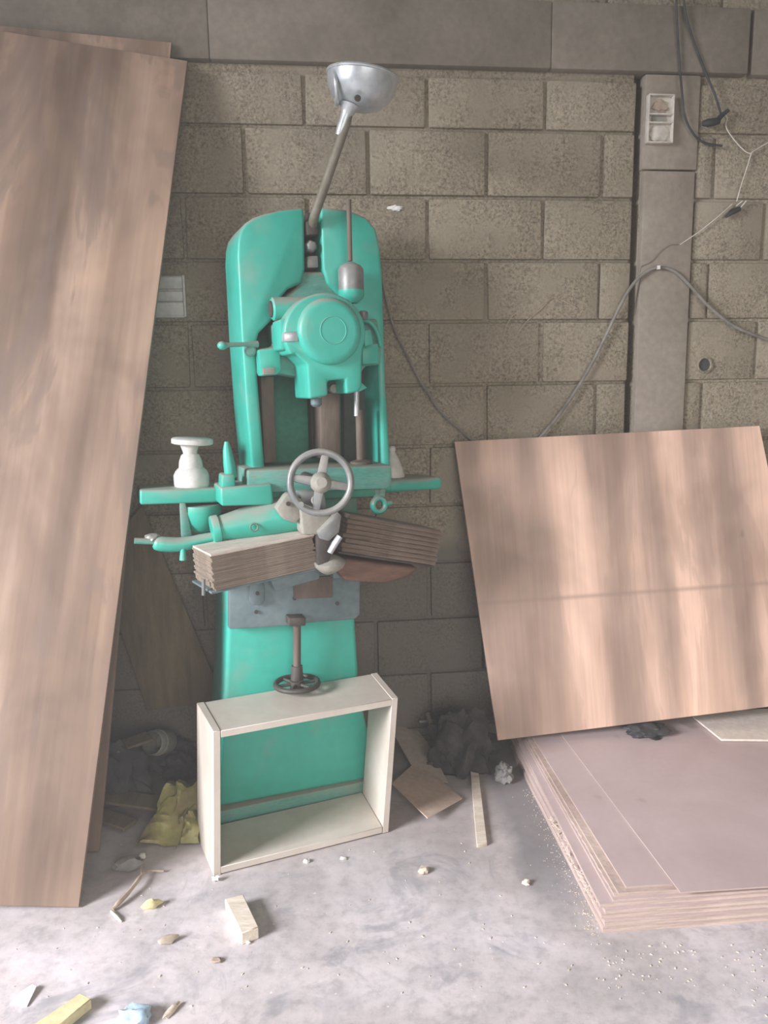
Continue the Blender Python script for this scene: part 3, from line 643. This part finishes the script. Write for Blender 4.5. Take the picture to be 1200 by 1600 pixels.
# ------------------------------------------------------------------ bundles of veneer on the machine's trays
def to_world(v): return MO + MU*v.x + MN*v.y + V((0, 0, v.z))
def bundle(FLp, FRp, FTp, depth, nlay, pal, Ya, Yb, labels, group, m_top, m_mid, jit, tray_label, seed, yj=.6, tm='iron_blue'):
    rr = random.Random(seed)
    a, b, t = mv(*FLp, Ya), mv(*FRp, Yb), mv(*FTp, Ya)
    U = (b - a).normalized(); H = (t - a).length
    up = (V((0, 0, 1)) - U*U.z).normalized(); D = up.cross(U).normalized()
    if D.y < 0: D = -D
    th = H/nlay; Lh = (b - a).length
    Rw = Matrix.Rotation(YAW, 3, 'Z')
    Mx = Matrix((Rw @ U, Rw @ D, Rw @ up)).transposed().to_4x4()
    for i in range(nlay):
        o0 = to_world(a + up*(th*i)); Mx2 = Mx.copy(); Mx2.translation = o0
        mb = MB(); j = jit; N = 10
        x0, x1 = rr.uniform(-j, j), Lh + rr.uniform(-j, j); y0 = rr.uniform(-j, j)*yj
        lo, hi = [], []
        fr = [(x0 + (x1-x0)*k/N, y0 + rr.uniform(-j, j)*.25) for k in range(N+1)]
        bk_ = [(x1 - (x1-x0)*k/N, depth + rr.uniform(-j, j)*.2) for k in range(N+1)]
        pts = fr + bk_
        g = th*.06
        warp = rr.uniform(0, .0006)
        mb.hexa([V((x, y, g*.5 + warp)) for x, y in pts], [V((x, y, th - g + warp)) for x, y in pts])
        top = i == nlay-1
        o = mb.build('veneer_sheet', [m_top if top else m_mid], bevel=0, mw=Mx2)
        tag(o, labels[0] if top else labels[1], 'wood sheet', group)
    # tray under the bundle: part of the machine
    tb = MB(); e = .004
    tb.hexa([a - up*.007 + U*x + D*y for x, y in ((-.008, .002), (Lh, .002), (Lh, depth+.01), (-.008, depth+.01))], [a - up*.0005 + U*x + D*y for x, y in ((-.008, .002), (Lh, .002), (Lh, depth+.01), (-.008, depth+.01))])
    tr = part(tb, 'tray', tm, bevel=.001, seg=1)
    return a, b, U, D, up, H, Lh
bl = bundle((335, 924), (494, 888), (335, 866), .14, 18, None, -.19, -.13, ('pale topmost sheet of the left bundle on the machine tray', 'brown thin wood sheet in the left bundle below its pale top sheet'), 'thin wood sheets in the left bundle', 'veneer_pale', 'veneer', .004, '', 2, .25)
br = bundle((534, 862), (679, 884), (534, 803), .13, 8, None, -.12, -.08, ('topmost dark sheet of the right bundle behind the handwheel', 'dark weathered wood sheet in the right bundle below its top sheet'), 'dark wood sheets in the right bundle', 'veneer_dark', 'veneer_dark', .006, '', 5, .6, 'iron_dark')
# supports carrying the trays
part(MB().pp([(420, 900), (500, 880), (500, 905), (430, 925)], -.08, .06), 'tray_bracket', 'iron_blue', bevel=.006)
part(MB().pp([(520, 872), (600, 884), (600, 900), (520, 905)], -.06, .08), 'tray_bracket', 'iron_blue', bevel=.006)
part(MB().tube([mv(318, 905, -.17), mv(318, 930, -.17)], .005, 8), 'tray_pin', 'iron')
# dark worn wooden block clamped under the right bundle
part(MB().pp([(532, 872), (655, 888), (640, 902), (604, 912), (540, 908), (526, 892)], -.10, .04), 'wooden_packing', 'dark_wood', bevel=.010, seg=3, label='worn red brown wooden packing under the right tray')

# ------------------------------------------------------------------ white fittings standing on the machine arms
wz = mp(300, 765, .09)[1]
p0 = to_world(mv(300, 760, .09)); p0.z = mp(285, 766, .03)[1] + .001
wf = empty('white_fitting', p0); tag(wf, 'white plastic spool shaped fitting standing on the left arm of the machine', 'fitting')
MB().lathe([(.048, 0), (.050, .008), (.050, .034), (.044, .046), (.034, .056), (.032, .074), (.026, .090), (.022, .094)], (0, 0, 0), (0, 0, 1), 32).build('body', 'white', wf)
MB().lathe([(.019, .092), (.020, .100), (.026, .118), (.026, .122)], (0, 0, 0), (0, 0, 1), 28).build('neck', 'white', wf)
MB().lathe([(.052, .121), (.058, .124), (.058, .136), (.054, .139)], (0, 0, 0), (.06, 0, 1), 32).build('top_disc', 'white', wf)
q0 = to_world(mv(613, 742, .15)); q0.z = zA + .041
wf2 = empty('white_fitting', q0); tag(wf2, 'white cone shaped fitting half hidden behind the machine column at right', 'fitting')
MB().lathe([(.040, 0), (.041, .006), (.034, .030), (.022, .060), (.013, .076), (.010, .082)], (0, 0, 0), (0, 0, 1), 24).build('cone', 'white', wf2)
MB().lathe([(.008, .080), (.012, .086), (.012, .094), (.007, .1)], (0, 0, 0), (0, 0, 1), 16).build('cap', 'white', wf2)

# ------------------------------------------------------------------ open wooden drawer box
D0 = onfloor(334, 1370); D1 = onfloor(607, 1301); U = (D1 - D0).normalized(); Nn = V((-U.y, U.x, 0)); fn = -Nn
def onD(x, y): return hit(x, y, D0, Nn)
tl, tr = onD(333, 1143), onD(622, 1090)
tl.z = max(tl.z, .01)
dp = .205; W_ = (D1 - D0).length
dr = empty('drawer_box', D0.copy()); dr.matrix_world = Matrix(((U.x, Nn.x, 0, D0.x), (U.y, Nn.y, 0, D0.y), (0, 0, 1, 0), (0, 0, 0, 1)))
tag(dr, 'pale open drawer frame without back standing upright before the teal machine', 'drawer')
iv = dr.matrix_world.inverted(); A, B = iv @ tl, iv @ tr
t = .019
def quad(pts, name, m='box_wood'):
    sk = lambda x: x - .010 + .026*x/W_       # racked a little: wider at the back
    return MB().hexa([V((x, 0, z)) for x, z in pts], [V((sk(x), dp, z)) for x, z in pts]).build(name, m, dr, bevel=.0012, seg=1)
def L_(z): return A.x * z/A.z
def R_(z): return W_ + (B.x - W_) * z/B.z
quad([(-t*.0, 0), (t, 0), (L_(A.z)+t, A.z), (L_(A.z), A.z)], 'side_panel')
quad([(W_-t, .002), (W_, .002), (B.x, B.z), (B.x-t, B.z)], 'side_panel')
g = .0006
quad([(t+g, .004), (W_-t-g, .004), (W_-t-g+.0006, .004+t), (t+g, .004+t)], 'bottom_panel')
zl, zr = A.z - .002, B.z - .002
quad([(L_(zl)+t+g, zl-t), (B.x-t-g, zr-t), (B.x-t-g, zr), (L_(zl)+t+g, zl)], 'top_panel')
tg = MB().blob(onfloor(337, 1373, .008), (.010, .006, .008), .4, 3, 4, 2)
tag(tg.build('paper_scrap', 'plaster'), 'tiny white scrap stuck at the near foot of the drawer frame', 'scrap')

# ------------------------------------------------------------------ things on the floor
def slab(px, z, th, m, name, label, cat, group=None, lift=None, bevel=.001, zs=None):
    q = [onfloor(x, y, (zs[i] if zs else z)) for i, (x, y) in enumerate(px)]
    o = MB().hexa([p - V((0, 0, th)) for p in q], q).build(name, m, bevel=bevel, seg=1); return tag(o, label, cat, group)
slab([(351, 1404), (380, 1397), (404, 1448), (377, 1458)], .032, .032, 'offcut', 'wood_block', 'pale rectangular wood block on the floor in front of the drawer frame', 'wood block', bevel=.002)
slab([(40, 1608), (125, 1551), (143, 1560), (70, 1620)], .024, .024, 'offcut_yellow', 'wood_block', 'long yellowish wood block at the bottom left edge of the photo', 'wood block', bevel=.002)
slab([(735, 1205), (748, 1208), (761, 1316), (745, 1319)], .012, .012, 'offcut', 'wood_strip', 'narrow pale wood strip on the floor between cardboard and board stack', 'wood strip')
slab([(15, 1568), (32, 1550), (50, 1538), (57, 1541), (47, 1562), (42, 1572)], .006, .002, 'plaster', 'paper_scrap', 'white torn scrap lying on the floor near the bottom left corner', 'scrap', zs=[.003, .006, .010, .010, .005, .003], bevel=0)
def crumb(x, y, r, m, label, seed, cat='wood chip', name='wood_chip', d=(1, 1, .7), rot=0, amp=.3):
    p = onfloor(x, y, r*d[2]*.8)
    return tag(MB().blob(p, (r*d[0], r*d[1], r*d[2]), amp, 1.6, seed, 2, flat=0.0005, rot=rot).build(name, m), label, cat)
crumb(238, 1413, .017, 'offcut_yellow', 'pale yellow chip on the floor left of the wood block', 2, d=(1.4, .7, .7), rot=.5)
crumb(661, 1360, .013, 'offcut', 'pale chip on the floor below the narrow wood strip', 3)
crumb(822, 1379, .010, 'offcut', 'small pale chip on the floor beside the board stack', 4)
crumb(222, 1338, .011, 'plaster', 'small white crumb in front of the yellow bag', 6, 'crumb', 'plaster_crumb')
crumb(199, 1350, .034, 'rag_grey', 'grey lump on the floor in front of the second plywood foot', 7, 'stone', 'stone_lump', d=(1.2, .6, .55))
crumb(479, 1345, .008, 'plaster', 'small white crumb in front of the drawer frame', 8, 'crumb', 'plaster_crumb')
crumb(537, 1341, .008, 'plaster', 'flat white crumb in front of the drawer frame, right one', 9, 'crumb', 'plaster_crumb', d=(1.3, 1, .4))
crumb(388, 1472, .006, 'plaster', 'white crumb touching the front end of the pale wood block', 10, 'crumb', 'plaster_crumb')
crumb(262, 1468, .016, 'root', 'brown grey crumpled chip on the floor left below the wood block', 11, d=(1.4, .6, .6), rot=.4)
crumb(338, 1500, .011, 'root', 'small brown chip on the floor below the wood block', 12, d=(1.2, .7, .5))
crumb(268, 1578, .012, 'offcut', 'pale sliver on the floor right of the blue scrap', 13, d=(.6, 2.2, .5), rot=-.5)
p = onfloor(208, 1592, .01)
tag(MB().blob(p, (.034, .030, .020), .22, 1.8, 3, 3, flat=.0008).build('plastic_scrap', 'blue'), 'crumpled pale blue plastic scrap at the bottom edge of the photo', 'plastic scrap')
rt = [onfloor(x, y, z) for x, y, z in ((256, 1361, .006), (235, 1361, .010), (222, 1367, .016), (212, 1380, .018), (198, 1397, .014), (184, 1412, .010), (176, 1421, .005))]
rt_o = MB().tube(smooth(rt, 4), [.003]*5 + [.004]*5 + [.006]*6 + [.007]*5 + [.005]*4, 8).build('bark_strip', 'root')
tag(rt_o, 'curled strip of dry bark on the floor by the tall plywood foot', 'bark')
MB().tube([onfloor(222, 1367, .016), onfloor(220, 1352, .012), onfloor(218, 1343, .006)], [.003, .0025, .002], 6).build('side_shoot', 'root', rt_o)
tag(MB().tube([onfloor(174, 1424, .004), onfloor(184, 1434, .005), onfloor(190, 1440, .003)], [.004, .005, .002], 6).build('bark_strip', 'cord_white'), 'tiny pale splinter just below the curled bark strip', 'bark')
# sawdust and small chips
sd = MB(); rr = random.Random(11)
for i in range(260):
    px_, py_ = rr.uniform(0, 1200), rr.triangular(1290, 1600, 1480)
    if i > 170: px_, py_ = rr.uniform(930, 1200), 1462 + rr.uniform(-6, 55) - (px_ - 930)*.05
    p = onfloor(px_, py_)
    if p.y > 1.62 and p.x > .45: continue
    if p.x < -.78 and p.y > 1.7: continue
    r = rr.uniform(.0007, .0024); a = rr.uniform(0, 3.14)
    d = V((math.cos(a), math.sin(a), 0)); e = V((-d.y, d.x, 0)); z = V((0, 0, r*.8))
    q = [p + d*r*1.6, p + e*r*.8, p - d*r*1.3, p - e*r*.9]
    sd.hexa([v + V((0, 0, -.0003)) for v in q], [v*1.0 + z for v in q])
for i in range(300):     # swept along the foot of the board stack
    t_ = rr.random(); p = onfloor(940, 1458).lerp(onfloor(830, 1235), t_**1.6) + V((-abs(rr.gauss(0, .022)), rr.gauss(0, .02), 0))
    r = rr.uniform(.0005, .0014); a = rr.uniform(0, 3.14); d = V((math.cos(a), math.sin(a), 0)); e = V((-d.y, d.x, 0))
    q = [p + d*r*1.6, p + e*r*.8, p - d*r*1.3, p - e*r*.9]
    sd.hexa([v + V((0, 0, -.0003)) for v in q], [v + V((0, 0, r)) for v in q])
tag(sd.build('sawdust', 'offcut'), 'pale sawdust and tiny chips scattered over the concrete floor', 'sawdust', kind='stuff')

# cardboard beside the drawer
slab([(612, 1224), (668, 1278), (722, 1247), (652, 1188)], .03, .003, 'card', 'cardboard_piece', 'pinkish brown cardboard flap on the floor right of the drawer frame', 'cardboard', zs=[.035, .030, .012, .010], bevel=0)
slab([(600, 1120), (622, 1104), (668, 1160), (700, 1222), (652, 1212)], .02, .003, 'card_grey', 'cardboard_piece', 'dusty grey cardboard lying behind the pinkish cardboard flap', 'cardboard', zs=[.075, .06, .035, .006, .006], bevel=0)
slab([(590, 1068), (610, 1048), (640, 1046), (652, 1062), (612, 1084)], .2, .004, 'card_grey', 'cardboard_piece', 'small brown cardboard scrap behind the right corner of the drawer frame', 'cardboard', zs=[.20, .22, .22, .20, .19], bevel=0)
# sooty heap on the right
def lump(x, y, z, d, m, name, label, cat, seed, amp=.24, freq=2.0, rot=0, sub=4, world=None):
    p = world or onfloor(x, y, z); 
    return tag(MB().blob(p, d, amp, freq, seed, sub, flat=.001, rot=rot).build(name, m), label, cat)
lump(0, 0, 0, (.10, .085, .15), 'soot', 'charred_heap', 'black sooty heap of waste against the wall behind the wood strip', 'waste heap', 3, world=V((.245, 2.47, .05)))
lump(745, 1165, .03, (.07, .055, .05), 'soot', 'charred_lump', 'dark charred lump at the right foot of the sooty heap', 'waste lump', 8)
lump(788, 1208, .025, (.028, .035, .034), 'rag_grey', 'rag_ball', 'small grey crumpled rag between the wood strip and the board stack', 'rag', 5, .25)
lump(688, 1190, .02, (.045, .03, .03), 'rag', 'rag_ball', 'dark rag on the floor behind the cardboard', 'rag', 9)
lump(648, 1085, .05, (.05, .04, .07), 'rag', 'rag_ball', 'tall dark rag bundle behind the drawer frame at right', 'rag', 12)
tag(MB().tube([onfloor(655, 1128, .09), onfloor(678, 1126, .09)], .006, 8).build('metal_rod', 'iron'), 'short grey rod sticking out of the sooty heap', 'rod')
tag(MB().tube([onfloor(668, 1115, .12), onfloor(685, 1165, .05)], .008, 8).build('charred_stick', 'root'), 'burnt stick leaning on the sooty heap', 'stick')
# waste on the left
def plank(p, q, w, th, m, name, label, cat='board', up=V((0, 0, 1)), bevel=.003):
    p, q = V(p), V(q); d = (q - p).normalized(); s = d.cross(up).normalized(); u = s.cross(d)
    lo = [p - s*w/2 - u*th/2, q - s*w/2 - u*th/2, q + s*w/2 - u*th/2, p + s*w/2 - u*th/2]
    return tag(MB().hexa(lo, [v + u*th for v in lo]).build(name, m, bevel=bevel, seg=1), label, cat)
a_, b_ = onwall(232, 775, .03), onwall(352, 1110, .14)
ob = MB().hexa([hit(x, y, W0 + WN*.02, WN) - WN*.0 for x, y in ((222, 790), (350, 1095), (230, 1110), (150, 870))], [hit(x, y, W0 + WN*.035, WN) for x, y in ((222, 790), (350, 1095), (230, 1110), (150, 870))])
tag(ob.build('old_board', 'old_wood', bevel=.002, seg=1), 'old dark brown board leaning slantwise on the wall left of the machine', 'board')
cu = onfloor(246, 1160, .125); cup = empty('paint_tin', cu)
tag(cup, 'grey round tin lying in the waste between plywood and machine', 'tin')
axc = V((-.25, -.8, .35)).normalized()
MB().lathe([(.038, -.06), (.040, -.055), (.040, .03), (.037, .034), (.037, .0), (.034, -.05)], (0, 0, 0), axc, 28).build('can', 'stone_grey', cup)
MB().torus((0, 0, 0), axc, .040, .003, 28, 8).build('rim', 'stone_grey', cup)
lump(262, 1180, .03, (.10, .08, .055), 'rag', 'rag_heap', 'dark cloth heap under and behind the grey tin', 'rag', 14)
lump(0, 0, 0, (.11, .08, .12), 'rag', 'rag_heap', 'large dark cloth heap beside the plywood edge', 'rag', 15, world=V((-.88, 2.30, .06)))
lump(0, 0, 0, (.05, .06, .05), 'rag', 'rag_heap', 'dark cloth heap against the machine pedestal', 'rag', 16, world=V((-.70, 2.42, .03)))
plank(onfloor(150, 1225, .07), onfloor(222, 1180, .09), .028, .014, 'root', 'wood_stick', 'short pale stick lying on the dark waste by the plywood', 'stick')
plank(onfloor(140, 1240, .045), onfloor(290, 1262, .03), .075, .010, 'old_wood', 'wood_plank', 'brown curved slat lying across the waste behind the yellow bag', 'board')
plank(onfloor(150, 1180, .16), onfloor(235, 1150, .17), .07, .010, 'old_wood', 'wood_plank', 'grey brown slat resting high on the dark cloth heap', 'board')
plank(onfloor(140, 1268, .012), onfloor(205, 1290, .012), .06, .012, 'old_wood', 'wood_plank', 'dark slat lying flat on the floor beside the second plywood foot', 'board')
# yellow bag: folded sheet of plastic heaped against the drawer's side
yb = MB(); NX, NY = 26, 22; grid = []
c0, c1, c2, c3 = onfloor(212, 1318, .006), onfloor(312, 1318, .004), onfloor(313, 1222, .13), onfloor(262, 1225, .11)
for j in range(NY+1):
    row = []
    for i in range(NX+1):
        s, t2 = i/NX, j/NY
        p = (c0.lerp(c1, s)).lerp(c3.lerp(c2, s), t2)
        k = noise.noise(V((s*4, t2*4, 1.3)))*.030 + noise.noise(V((s*9, t2*9, 4)))*.012
        p = p + V((noise.noise(V((s*3, t2*3, 9)))*.03, -abs(k), max(-p.z+.003, k*.9)))
        row.append(p)
    grid.append(row)
fv = [[yb.bm.verts.new(p) for p in r] for r in grid]
bv = [[yb.bm.verts.new(p + V((.0, .035, -min(.012, max(p.z-.001, 0))))) for p in r] for r in grid]
for j in range(NY):
    for i in range(NX):
        yb.bm.faces.new((fv[j][i], fv[j][i+1], fv[j+1][i+1], fv[j+1][i])); yb.bm.faces.new((bv[j][i], bv[j+1][i], bv[j+1][i+1], bv[j][i+1]))
for i in range(NX):
    yb.bm.faces.new((fv[0][i+1], fv[0][i], bv[0][i], bv[0][i+1])); yb.bm.faces.new((fv[NY][i], fv[NY][i+1], bv[NY][i+1], bv[NY][i]))
for j in range(NY):
    yb.bm.faces.new((fv[j][0], fv[j+1][0], bv[j+1][0], bv[j][0])); yb.bm.faces.new((fv[j+1][NX], fv[j][NX], bv[j][NX], bv[j+1][NX]))
tag(yb.build('yellow_bag', 'yellow_bag'), 'crumpled dull yellow plastic bag left of the drawer frame', 'plastic bag')

# ------------------------------------------------------------------ light
w = bpy.data.worlds.new('world'); SC.world = w; w.use_nodes = True
bg = w.node_tree.nodes['Background']; bg.inputs[0].default_value = (.86, .92, 1.0, 1); bg.inputs[1].default_value = .7
hz = w.node_tree.nodes.new('ShaderNodeVolumeScatter'); hz.inputs['Density'].default_value = .042; hz.inputs['Anisotropy'].default_value = .3; hz.inputs['Color'].default_value = (1, .975, .93, 1)   # added haze in the air, standing in for the veil of the lens
w.node_tree.links.new(hz.outputs[0], w.node_tree.nodes['World Output'].inputs['Volume'])
def area(name, loc, target, sx, sy, power, col, spread=180):
    l = bpy.data.lights.new(name, 'AREA'); l.shape = 'RECTANGLE'; l.size = sx; l.size_y = sy; l.energy = power; l.color = col; l.spread = math.radians(spread)
    o = bpy.data.objects.new(name, l); COL.objects.link(o); o.location = loc
    o.rotation_euler = (V(target) - V(loc)).to_track_quat('-Z', 'Y').to_euler(); return o
area('window_daylight', (-4.66, -1.35, 2.45), (.1, .95, -.35), 2.0, 1.9, 235, (.95, .94, 1.0), 76)
area('open_front_daylight', (1.4, -3.6, 1.9), (.9, .6, -.1), 3.4, 2.0, 70, (1.0, .94, .88), 105)
vs = SC.view_settings; vs.view_transform = 'Standard'; vs.look = 'None'; vs.gamma = 1.0; vs.use_curve_mapping = False; vs.exposure = 0.0
